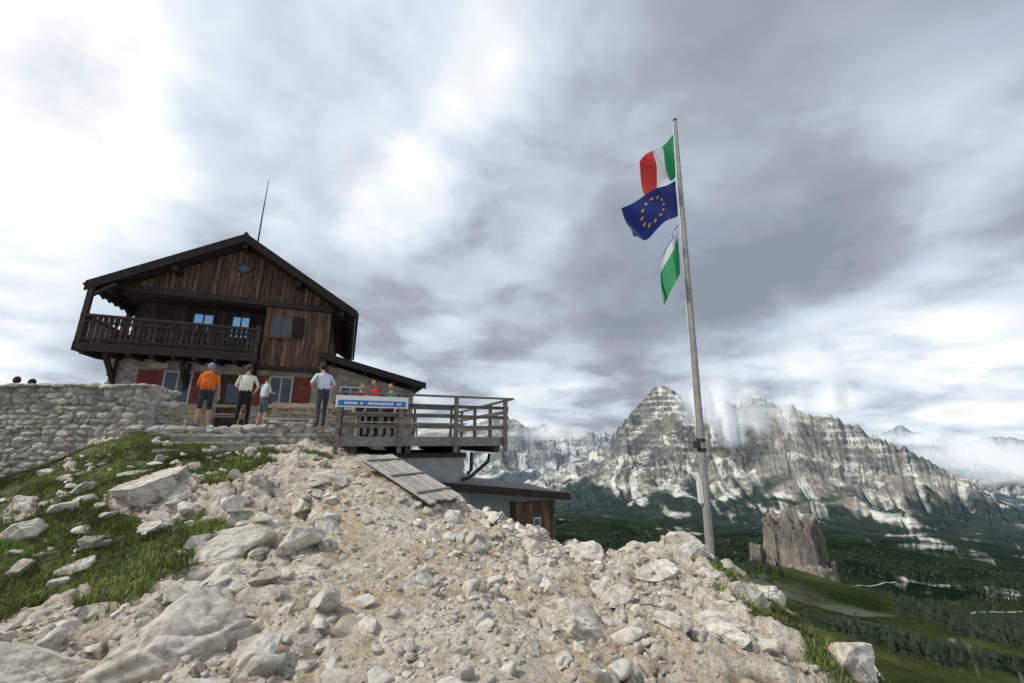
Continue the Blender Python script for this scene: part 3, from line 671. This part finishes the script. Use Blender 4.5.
def flag(name,HT,HB,FT,FB_,colfn,amp=.07,ph=0,waves=1.6,stars=False,sag=.0):
    HT,HB,FT,FB_=[np.array(p,float) for p in (HT,HB,FT,FB_)]
    def pos(u,v):
        a=HT+(HB-HT)*v; b2=FT+(FB_-FT)*v; p=a+(b2-a)*u
        w=math.sin(u*waves*6.28+v*1.6+ph)*amp*(.25+u)+math.sin(u*11+v*6+ph)*amp*.35*(u+.2)
        p=p+np.array([0,w*2.2,0])+np.array([0,0,-sag*math.sin(math.pi*u)*(1-.3*v)])+np.array([.5*w*u,0,.35*w*math.sin(v*4+1)])
        return p
    nu,nv=42,28; m=MB(); vs=[pos(i/nu,j/nv) for i in range(nu+1) for j in range(nv+1)]
    m.v=[tuple(p) for p in vs]; m.t=[1]*len(vs)
    for i in range(nu):
        for j in range(nv):
            m.f.append((i*(nv+1)+j,(i+1)*(nv+1)+j,(i+1)*(nv+1)+j+1,i*(nv+1)+j+1)); m.m.append(m.k(colfn((i+.5)/nu,(j+.5)/nv)))
    o=m.build('cloth',fp,smooth=True); o.name=name
    if stars:
        s=MB()
        for k in range(12):
            an=k*math.pi/6; cu=.5+.2*math.cos(an); cv=.5+.3*math.sin(an)
            for off in (-.012,.012):
                vs=[];
                for q in range(10):
                    r_=.052 if q%2==0 else .022; a2=q*math.pi/5-math.pi/2
                    vs.append(pos(cu+r_*math.cos(a2)/1.5*1.0,cv+r_*math.sin(a2))+np.array([0,off,0]))
                vs.append(pos(cu,cv)+np.array([0,off,0])); s.add(vs,[(10,q,(q+1)%10) for q in range(10)],'y',1)
        s.build('stars',fp)
X0=3.38
flag('italian_flag',(3.60-X0,0,6.64),(3.545-X0,0,5.56),(2.74-X0,-.1,5.84),(2.86-X0,-.05,5.06),lambda u,v:'g' if u<.34 else ('w' if u<.67 else 'r'),.10,.4,1.0,sag=.08)
flag('european_union_flag',(3.53-X0,0,5.46),(3.49-X0,0,4.60),(2.27-X0,-.12,4.74),(2.46-X0,-.1,3.92),lambda u,v:'b',.07,1.2,1.2,True,sag=.03)
flag('ladin_flag',(3.47-X0,0,4.40),(3.42-X0,0,3.32),(3.12-X0,.15,3.72),(2.98-X0,.0,2.60),lambda u,v:'lb' if v<.05 else ('w' if v<.30 else 'lg'),.12,.2,1.3)

# ------------------------------------------------------------------ people
def cmat(name,c,r=.85): return M(name,tuple(x*.85 for x in c),c,12,r,.3,60,tint=False)
skin=cmat('skin',(.50,.30,.21),.55); shoe=cmat('shoe',(.05,.045,.04)); 
CM={}
def cm(c):
    if c not in CM: CM[c]=cmat('fabric_%d'%len(CM),c)
    return CM[c]
def person(name,x,y,z,face,h=1.75,shirt=(.8,.8,.8),pants=(.03,.03,.035),hair=(.05,.03,.02),sleeve='short',shorts=False,arms=((.27,.02,-.30,.27,.14,-.26),)*2,lean=0,stride=.05,headtilt=0,cap=None,pack=None):
    e=empty(name,(x,y,z),face); s=h/1.75
    J=[];E=[];Rr=[];
    def j(p,r,par=None):
        J.append(Vector(p)*s);Rr.append(r*s)
        if par is not None: E.append((par,len(J)-1))
        return len(J)-1
    pel=j((0,0,.96),.135); sp=j((0,lean*.25,1.13),.122,pel); ch=j((0,lean*.7,1.32),.145,sp); nb=j((0,lean,1.47),.075,ch); nk=j((0,lean+.015,1.56),.052,nb)
    lab={}
    lab[(pel,sp)]='P' ; lab[(sp,ch)]='S';lab[(ch,nb)]='S';lab[(nb,nk)]='K'
    hd=[]
    for sd in (-1,1):
        st=stride*sd
        hp=j((sd*.095,0,.88),.093,pel); kn=j((sd*.11,.03+st*.6,.50),.066,hp); an=j((sd*.12,-.01+st,.09),.046,kn)
        to=j((sd*.135,.14+st,.045),.036,an)
        lab[(pel,hp)]='P';lab[(hp,kn)]='P';lab[(kn,an)]='K' if shorts else 'P';lab[(an,to)]='O'
        sh=j((sd*.175,lean*.95,1.42),.062,ch)
        a=arms[0 if sd<0 else 1]
        el=j((sd*a[0],lean+a[1],1.42+a[2]),.043,sh); wr=j((sd*a[3],lean+a[4],1.42+a[2]+a[5]),.029,el)
        lab[(ch,sh)]='S';lab[(sh,el)]='S';lab[(el,wr)]='S' if sleeve=='long' else 'K'
        hd.append((J[el],J[wr],sd))
    me=bpy.data.meshes.new('sk'); me.from_pydata([tuple(p) for p in J],E,[]); me.update()
    o=bpy.data.objects.new('sk',me); coll.objects.link(o)
    o.modifiers.new('skin','SKIN').use_smooth_shade=True
    if not me.skin_vertices:
        bpy.context.view_layer.objects.active=o; bpy.ops.mesh.customdata_skin_add() if hasattr(bpy.ops.mesh,'customdata_skin_add') else None
    for i,r in enumerate(Rr):
        sv=me.skin_vertices[0].data[i]; k=1.22 if i in (pel,sp,ch) else 1; sv.radius=(r*k,r*.88); sv.use_root=(i==0)
    ss=o.modifiers.new('sub','SUBSURF'); ss.levels=2; ss.render_levels=2
    dg=bpy.context.evaluated_depsgraph_get(); dg.update(); nm=bpy.data.meshes.new_from_object(o.evaluated_get(dg))
    bpy.data.objects.remove(o)
    nm.materials.clear()
    for mt in (cm(shirt),cm(pants),skin,shoe): nm.materials.append(mt)
    segs=[(J[a],J[b_],lab[(a,b_)]) for a,b_ in E]
    wz=1.03*s
    for p in nm.polygons:
        c=p.center; best=9;L_='S'
        for a,b_,l in segs:
            ab=b_-a; t=max(0,min(1,(c-a).dot(ab)/ab.length_squared)); d=(a+ab*t-c).length
            if d<best: best=d;L_=l
        if L_=='P' and c.z>wz: L_='S'
        if L_=='S' and c.z<wz and abs(c.x)<.17*s: L_='P'
        p.material_index='SPKO'.index(L_); p.use_smooth=True
    b_o=bpy.data.objects.new('body',nm); coll.objects.link(b_o); b_o.parent=e
    m=MB(); mats=dict(sk=skin,ha=cm(hair),ey=cm((.02,.02,.02)),ca=cm(cap or (.1,.1,.1)),pk=cm(pack or (.1,.1,.1)),li=cm((.35,.12,.1)))
    hc=Vector((0,(lean+.03+headtilt*.08),1.665-abs(headtilt)*.02))*s
    def hf(p): 
        k=1-.18*max(0,-p.z)*(1 if p.y<.3 else .6); return Vector((p.x*k,p.y*k,p.z))
    m.ell(hc,(.076*s,.095*s,.115*s),'sk',fn=hf)
    m.ell(hc+Vector((0,.095,-.012))*s,(.013*s,.02*s,.022*s),'sk',8,6)
    for sd in (-1,1):
        m.ell(hc+Vector((sd*.077,0,-.01))*s,(.012*s,.02*s,.03*s),'sk',8,6); m.ell(hc+Vector((sd*.03,.083,.012))*s,(.012*s,.01*s,.007*s),'ey',8,6)
    m.ell(hc+Vector((0,.085,-.052))*s,(.024*s,.012*s,.006*s),'li',8,6)
    m.ell(hc+Vector((0,-.016,.022))*s,(.086*s,.098*s,.112*s),'ca' if cap else 'ha',fn=lambda p:Vector((p.x,p.y,max(p.z,-.05 if p.y>.1 else -.75))) if not (p.y>.45 and p.z<.35) else Vector((p.x*.8,min(p.y,.5),max(p.z,.2))))
    if cap: m.ell(hc+Vector((0,.12,.05))*s,(.07*s,.07*s,.012*s),'ca',10,6)
    for el,wr,sd in hd:
        d=(wr-el).normalized(); u=Vector((0,1,0)) if abs(d.y)<.8 else Vector((0,0,1)); w_=d.cross(u).normalized(); u=w_.cross(d)
        m.tube([wr-d*.01*s,wr+d*.03*s,wr+d*.075*s,wr+d*.09*s],[.024*s,.034*s,.036*s,.026*s],'sk',8)
        for f,(oo,ln) in enumerate(((-.027,.065),(-.009,.078),(.009,.072),(.027,.055))):
            b0=wr+d*.08*s+u*oo*s; m.tube([b0,b0+d*ln*.45*s-w_*sd*.006*s,b0+d*ln*.8*s-w_*sd*.02*s,b0+d*ln*s-w_*sd*.034*s],[.0095*s,.009*s,.008*s,.006*s],'sk',6)
        b0=wr+d*.03*s+u*.028*s; m.tube([b0,b0+(d*.03+u*.022)*s,b0+(d*.058+u*.028)*s],[.012*s,.0105*s,.007*s],'sk',6)
    if pack:
        m.ell((0,(-.2+lean*.6)*s,1.27*s),(.15*s,.11*s,.24*s),'pk',fn=lambda p:Vector([math.copysign(abs(q)**.6,q) for q in p]))
        m.ell((0,(-.29+lean*.6)*s,1.18*s),(.10*s,.05*s,.11*s),'pk',fn=lambda p:Vector([math.copysign(abs(q)**.6,q) for q in p]))
        for sd in (-1,1): m.tube([(sd*.09*s,-.12*s,1.46*s),(sd*.10*s,.03*s,1.49*s),(sd*.11*s,.15*s,1.35*s),(sd*.13*s,.06*s,1.12*s)],.02*s,'pk',6)
    m.build('head_and_hands',e,smooth=True,mats=mats); return e
hang=(.25,.0,-.29,.27,.08,-.26)
person('hiker',-8.38,11.0,.35,.5,1.74,(.85,.20,.02),(.03,.035,.05),cap=(.25,.30,.38),shorts=True,arms=((.24,.06,-.28,.14,.28,-.05),hang),pack=(.75,.16,.02),stride=.09)
person('hiker',-7.32,11.0,.35,.35,1.70,(.72,.68,.58),(.012,.012,.014),sleeve='long',arms=((.27,.03,-.27,.12,.22,-.02),(.30,.0,-.27,.2,.12,-.14)),hair=(.09,.05,.03),stride=.05)
person('child',-6.78,11.0,.35,-.6,1.42,(.55,.58,.62),(.10,.11,.13),sleeve='short',arms=(hang,(.22,.08,-.26,.1,.22,.0)),shorts=True)
person('hiker',-5.2,11.05,.35,.9,1.78,(.66,.70,.78),(.05,.055,.07),arms=((.33,-.04,-.24,.17,.10,-.2),(.33,-.04,-.24,.17,.10,-.2)),lean=.10,headtilt=.9,stride=.08)
person('hiker',-4.45,13.0,.1,2.6,1.82,(.55,.02,.02),(.03,.03,.04),arms=((.24,.1,-.26,.12,.28,.05),hang))
person('hiker',-4.95,13.2,.1,-2.4,1.72,(.50,.03,.02),(.05,.04,.04),hair=(.12,.07,.03))
person('hiker',-3.95,13.1,.1,2.9,1.72,(.05,.32,.12),(.03,.03,.04))
person('hiker',-14.45,11.6,.10,.8,1.7,(.04,.05,.08),(.04,.04,.05)); person('hiker',-14.0,11.6,.03,.2,1.7,(.03,.03,.04),(.04,.04,.05))

# ------------------------------------------------------------------ rock towers, conifers, road
tw=empty('rock_towers',(578,900,0)); VV=[];FF=[];TT=[];o=0
trm=M('tower_rock',(.15,.135,.12),(.42,.37,.31),.035,.95,1,.10,c3=(.27,.24,.205),stretch=(1,1,.4),bdist=8,dark=.45)
for (dx,dy,sx,sy,sz,top,sd) in ((-14,0,40,40,120,-154,1),(18,-8,36,38,110,-160,2),(-36,10,23,30,95,-174,3),(36,4,22,28,80,-186,4),(4,-26,28,20,90,-178,8),(-66,20,15,20,45,-214,5),(-56,-10,11,14,35,-228,6),(-150,60,22,20,40,-240,7),(54,-20,15,20,30,-234,9),(10,-30,52,30,40,-234,10)):
    V,F=IC[5]; V=V.copy(); r=np.random.default_rng(sd+60)
    for k in range(9):
        a=r.uniform(0,6.28); n=np.array([math.cos(a),math.sin(a),r.uniform(-.05,.12)]); q=V@n; V-=np.clip(q-r.uniform(.5,.75),0,None)[:,None]*n
    top_=.58+.55*fbm(V[:,0]*2.6+sd,V[:,1]*2.6,4,sd)
    V[:,2]=np.where(V[:,2]>0,np.minimum(V[:,2]*1.7,top_),V[:,2]*1.5)
    an=np.arctan2(V[:,1],V[:,0]); k=1.08+.50*(ridged(an*1.9+sd,V[:,2]*1.3,5,sd,.62)-.5)+.14*(vn(V[:,2]*8,an*1.5,sd+4)-.5)-.18*sst(.86,.99,ridged(an*2.6+sd,V[:,2]*.5,1,sd+9))-.14*np.clip(V[:,2]-.1,0,1)
    V[:,:2]*=k[:,None]; V*= [sx,sy,sz]; V+= [dx,dy,top-sz*.86]
    VV.append(V);FF.append(F+o);o+=len(V);TT.append(np.full(len(V),r.uniform(.9,1.1)))
npmesh('towers',np.concatenate(VV),np.concatenate(FF),[trm],tint=np.concatenate(TT),parent=tw)
n=20000; a=np.arctan(rng.uniform(.05,1.5,n)); r=np.exp(rng.uniform(math.log(300),math.log(2300),n)); tx=r*np.sin(a); ty=r*np.cos(a)
cl=fbm(tx/110,ty/110,4,600)+(r-1000)/5000; keep=(cl>.47+.14*rng.random(n)); tx=tx[keep];ty=ty[keep]; tzv=Hfar(tx,ty)[0]
hh=rng.uniform(4,11,len(tx)); ang=np.arange(6)*math.pi/3
ring=np.c_[np.cos(ang),np.sin(ang),ang*0]
tv=np.concatenate([ring*[.30,.30,0]+[0,0,.05],[[0,0,.7]],ring*[.2,.2,0]+[0,0,.42],[[0,0,1.0]]])
tf=np.array([[i,(i+1)%6,6] for i in range(6)]+[[7+i,7+(i+1)%6,13] for i in range(6)])
V=(tv[None]*hh[:,None,None]*(1+rng.uniform(-.12,.12,(len(tx),14,1)))+np.c_[tx,ty,tzv-.5][:,None]).reshape(-1,3)
F=(tf[None]+(np.arange(len(tx))*14)[:,None,None]).reshape(-1,3)
npmesh('conifer_forest',V,F,[M('conifer_needles',(.012,.022,.013),(.03,.042,.024),.05,.95)],tint=np.repeat(rng.uniform(.7,1.4,len(tx)),14))
def ribbon(name,pts,w):
    pts=np.array(pts,float); t=np.linspace(0,len(pts)-1,160); px=np.interp(t,range(len(pts)),pts[:,0]); py=np.interp(t,range(len(pts)),pts[:,1])
    k=np.ones(15)/15; px=np.convolve(np.pad(px,7,'edge'),k,'valid'); py=np.convolve(np.pad(py,7,'edge'),k,'valid'); py=py+10*np.sin(t*2.3)
    d=np.c_[np.gradient(px),np.gradient(py)]; d/=np.linalg.norm(d,axis=1,keepdims=True); nn_=np.c_[-d[:,1],d[:,0]]
    cols=[]
    for k in (-1,0,1): cols.append(np.c_[px+nn_[:,0]*w*k/2,py+nn_[:,1]*w*k/2])
    z=np.max([Hfar(c[:,0],c[:,1])[0] for c in cols],0)+1.2
    V=np.stack([np.c_[c,z] for c in cols],1).reshape(-1,3); npmesh(name,V,gridfaces(160,3),[M('gravel_road_mat',(.24,.23,.20),(.34,.32,.29),.1,.95,tint=False)])
ribbon('gravel_road',[(600,760),(690,800),(790,800),(880,860),(960,850),(1100,880)],5); ribbon('gravel_road',[(700,1090),(820,1060),(960,1120)],5)

# ------------------------------------------------------------------ low clouds
cmt,t,b=nt('cloud_vapour'); N=t.nodes;L=t.links
uv=N.new('ShaderNodeUVMap'); uv.uv_map='UVMap'
tc=N.new('ShaderNodeTexCoord'); mp=N.new('ShaderNodeMapping'); mp.inputs['Scale'].default_value=(1,1,2.2); L.new(tc.outputs['Object'],mp.inputs[0])
nn=noise(.0013,12,.64,mp.outputs[0]); nn.inputs['Distortion'].default_value=.4
sx=N.new('ShaderNodeSeparateXYZ'); L.new(uv.outputs[0],sx.inputs[0])
def mth(op,a,b_=None,c=None,clamp=False):
    m_=N.new('ShaderNodeMath'); m_.operation=op; m_.use_clamp=clamp
    for i,v in enumerate((a,b_,c)):
        if v is None: continue
        if isinstance(v,(int,float)): m_.inputs[i].default_value=v
        else: L.new(v,m_.inputs[i])
    return m_.outputs[0]
def bumpf(s): return mth('MULTIPLY',mth('MULTIPLY',s,mth('SUBTRACT',1,s)),4)
fall=mth('MULTIPLY',bumpf(sx.outputs[0]),bumpf(sx.outputs[1]))
al=mth('MULTIPLY_ADD',fall,.66,mth('SUBTRACT',nn.outputs['Fac'],.85)); al=mth('MULTIPLY',al,2.8,clamp=True); al=mth('MULTIPLY',al,.93)
df=N.new('ShaderNodeBsdfDiffuse'); df.inputs[0].default_value=(.95,.96,.98,1); tl=N.new('ShaderNodeBsdfTranslucent'); tl.inputs[0].default_value=(.95,.96,.98,1)
ms=N.new('ShaderNodeMixShader'); ms.inputs[0].default_value=.5; L.new(df.outputs[0],ms.inputs[1]); L.new(tl.outputs[0],ms.inputs[2])
em=N.new('ShaderNodeEmission'); em.inputs[0].default_value=(.8,.88,1,1); em.inputs[1].default_value=.15; ads=N.new('ShaderNodeAddShader'); L.new(ms.outputs[0],ads.inputs[0]); L.new(em.outputs[0],ads.inputs[1])  # slight glow added to brighten the cloud sheets
tp=N.new('ShaderNodeBsdfTransparent'); mf=N.new('ShaderNodeMixShader'); L.new(al,mf.inputs[0]); L.new(tp.outputs[0],mf.inputs[1]); L.new(ads.outputs[0],mf.inputs[2]); L.new(mf.outputs[0],N['Material Output'].inputs[0])
def cloud(ta0,ta1,r,z0,z1,tilt=300):
    nu,nv=24,8; V=[];UV=[]
    for i in range(nu+1):
        for k in range(nv+1):
            a=math.atan(ta0+(ta1-ta0)*i/nu); q=r+tilt*(k/nv)+80*math.sin(i*.9); V.append((q*math.sin(a),q*math.cos(a),z0+(z1-z0)*k/nv)); UV.append((i/nu,k/nv))
    F=gridfaces(nu+1,nv+1); o=npmesh('cloud',V,F,[cmt],smooth=True); ul=o.data.uv_layers.new(name='UVMap')
    vi=np.zeros(F.size,np.int32); o.data.loops.foreach_get('vertex_index',vi); ul.data.foreach_set('uv',np.array(UV,np.float32)[vi].ravel()); return o
def T(x): return (x-512)/412.
cloud(T(835),T(1150),7600,-480,160); cloud(T(850),T(1180),6600,-560,90); cloud(T(660),T(800),4600,150,820,200); cloud(T(690),T(830),4350,-40,560,200); cloud(T(665),T(745),4100,60,700,200); cloud(T(700),T(760),4000,-160,420,200)
cloud(T(490),T(620),5600,-60,300); cloud(T(840),T(1024),12000,-250,300); cloud(T(780),T(900),4700,200,620,200)

# ------------------------------------------------------------------ sky
W=bpy.data.worlds.new('World'); scene.world=W; W.use_nodes=True; t=W.node_tree; N=t.nodes; L=t.links
bg=N['Background']; EL=math.radians(48)
SAz=math.radians(-110)
sky=N.new('ShaderNodeTexSky'); sky.sky_type='NISHITA'; sky.sun_disc=False; sky.sun_elevation=EL; sky.sun_rotation=SAz
tc=N.new('ShaderNodeTexCoord'); D=tc.outputs['Generated']
s3=N.new('ShaderNodeSeparateXYZ'); L.new(D,s3.inputs[0])
zc=mth('ADD',mth('MAXIMUM',s3.outputs[2],0),.22)
cb=N.new('ShaderNodeCombineXYZ'); L.new(mth('DIVIDE',s3.outputs[0],zc),cb.inputs[0]); L.new(mth('DIVIDE',s3.outputs[1],zc),cb.inputs[1])
na=noise(1.0,9,.5,cb.outputs[0]); na.inputs['Distortion'].default_value=.3; nb_=noise(2.6,8,.5,cb.outputs[0]); nb_.inputs['Distortion'].default_value=.2
val=mth('ADD',mth('MULTIPLY_ADD',mth('SUBTRACT',na.outputs['Fac'],.5),1.9,.47),mth('MULTIPLY',mth('SUBTRACT',nb_.outputs['Fac'],.5),1.1))
nw=noise(2.3,6,.55); wv=N.new('ShaderNodeVectorMath'); wv.operation='MULTIPLY_ADD'; 
wsub=N.new('ShaderNodeVectorMath'); wsub.operation='SUBTRACT'; L.new(nw.outputs['Color'],wsub.inputs[0]); wsub.inputs[1].default_value=(.5,.5,.5); L.new(D,nw.inputs['Vector'])
L.new(wsub.outputs[0],wv.inputs[0]); wv.inputs[1].default_value=(.55,.55,.55); L.new(D,wv.inputs[2])
wn=N.new('ShaderNodeVectorMath'); wn.operation='NORMALIZE'; L.new(wv.outputs[0],wn.inputs[0])
def spot(v,x,y,deg,amp):
    u=(x-512)/400; q=(341.5-y)/400; d=Vector((u,.9703-q*.2419,.2419+q*.9703)).normalized()
    vm=N.new('ShaderNodeVectorMath'); vm.operation='DOT_PRODUCT'; L.new(wn.outputs[0],vm.inputs[0]); vm.inputs[1].default_value=d
    mr=N.new('ShaderNodeMapRange'); mr.interpolation_type='SMOOTHSTEP'; L.new(vm.outputs['Value'],mr.inputs[0]); mr.inputs[1].default_value=math.cos(math.radians(deg)); mr.inputs[2].default_value=1
    mr.inputs[3].default_value=0; mr.inputs[4].default_value=amp; return mth('ADD',v,mr.outputs[0])
for sp in ((10,90,26,.34),(400,10,22,.36),(425,195,13,.34),(240,120,14,.06),(620,340,26,-.16),(700,250,20,-.10),(860,120,34,-.08),(930,375,18,.34),(700,365,10,.10),(540,395,14,.26),(30,300,22,.14),(330,270,12,.06)):
    val=spot(val,*sp)
cr=ramp(val,[(.02,(.25,.285,.34)),(.32,(.345,.385,.445)),(.50,(.49,.555,.635)),(.70,(.66,.74,.82)),(.95,(.98,.98,.98))])
sk=N.new('ShaderNodeVectorMath'); sk.operation='SCALE'; L.new(sky.outputs[0],sk.inputs[0]); sk.inputs['Scale'].default_value=.10
bl=N.new('ShaderNodeMapRange'); L.new(nb_.outputs['Fac'],bl.inputs[0]); bl.inputs[1].default_value=.52; bl.inputs[2].default_value=.72; bl.inputs[4].default_value=.40
col=mix(bl.outputs[0],cr.outputs[0],sk.outputs[0])
L.new(col,bg.inputs[0]); bg.inputs[1].default_value=1.12

sl=bpy.data.lights.new('sun','SUN'); sl.energy=3.0; sl.angle=math.radians(8); sl.color=(1,.95,.86)
so=bpy.data.objects.new('sun',sl); coll.objects.link(so)
dv=Vector((math.sin(SAz)*math.cos(EL),math.cos(SAz)*math.cos(EL),math.sin(EL))); so.rotation_euler=dv.to_track_quat('Z','Y').to_euler()
# ------------------------------------------------------------------ camera
cd=bpy.data.cameras.new('camera'); cd.lens=400/1024*36; cd.sensor_width=36; cd.clip_end=100000; cd.clip_start=.05
co=bpy.data.objects.new('camera',cd); coll.objects.link(co); co.rotation_euler=(math.radians(104),0,0); scene.camera=co
scene.view_settings.view_transform='Standard'; scene.view_settings.look='None'; scene.view_settings.exposure=0
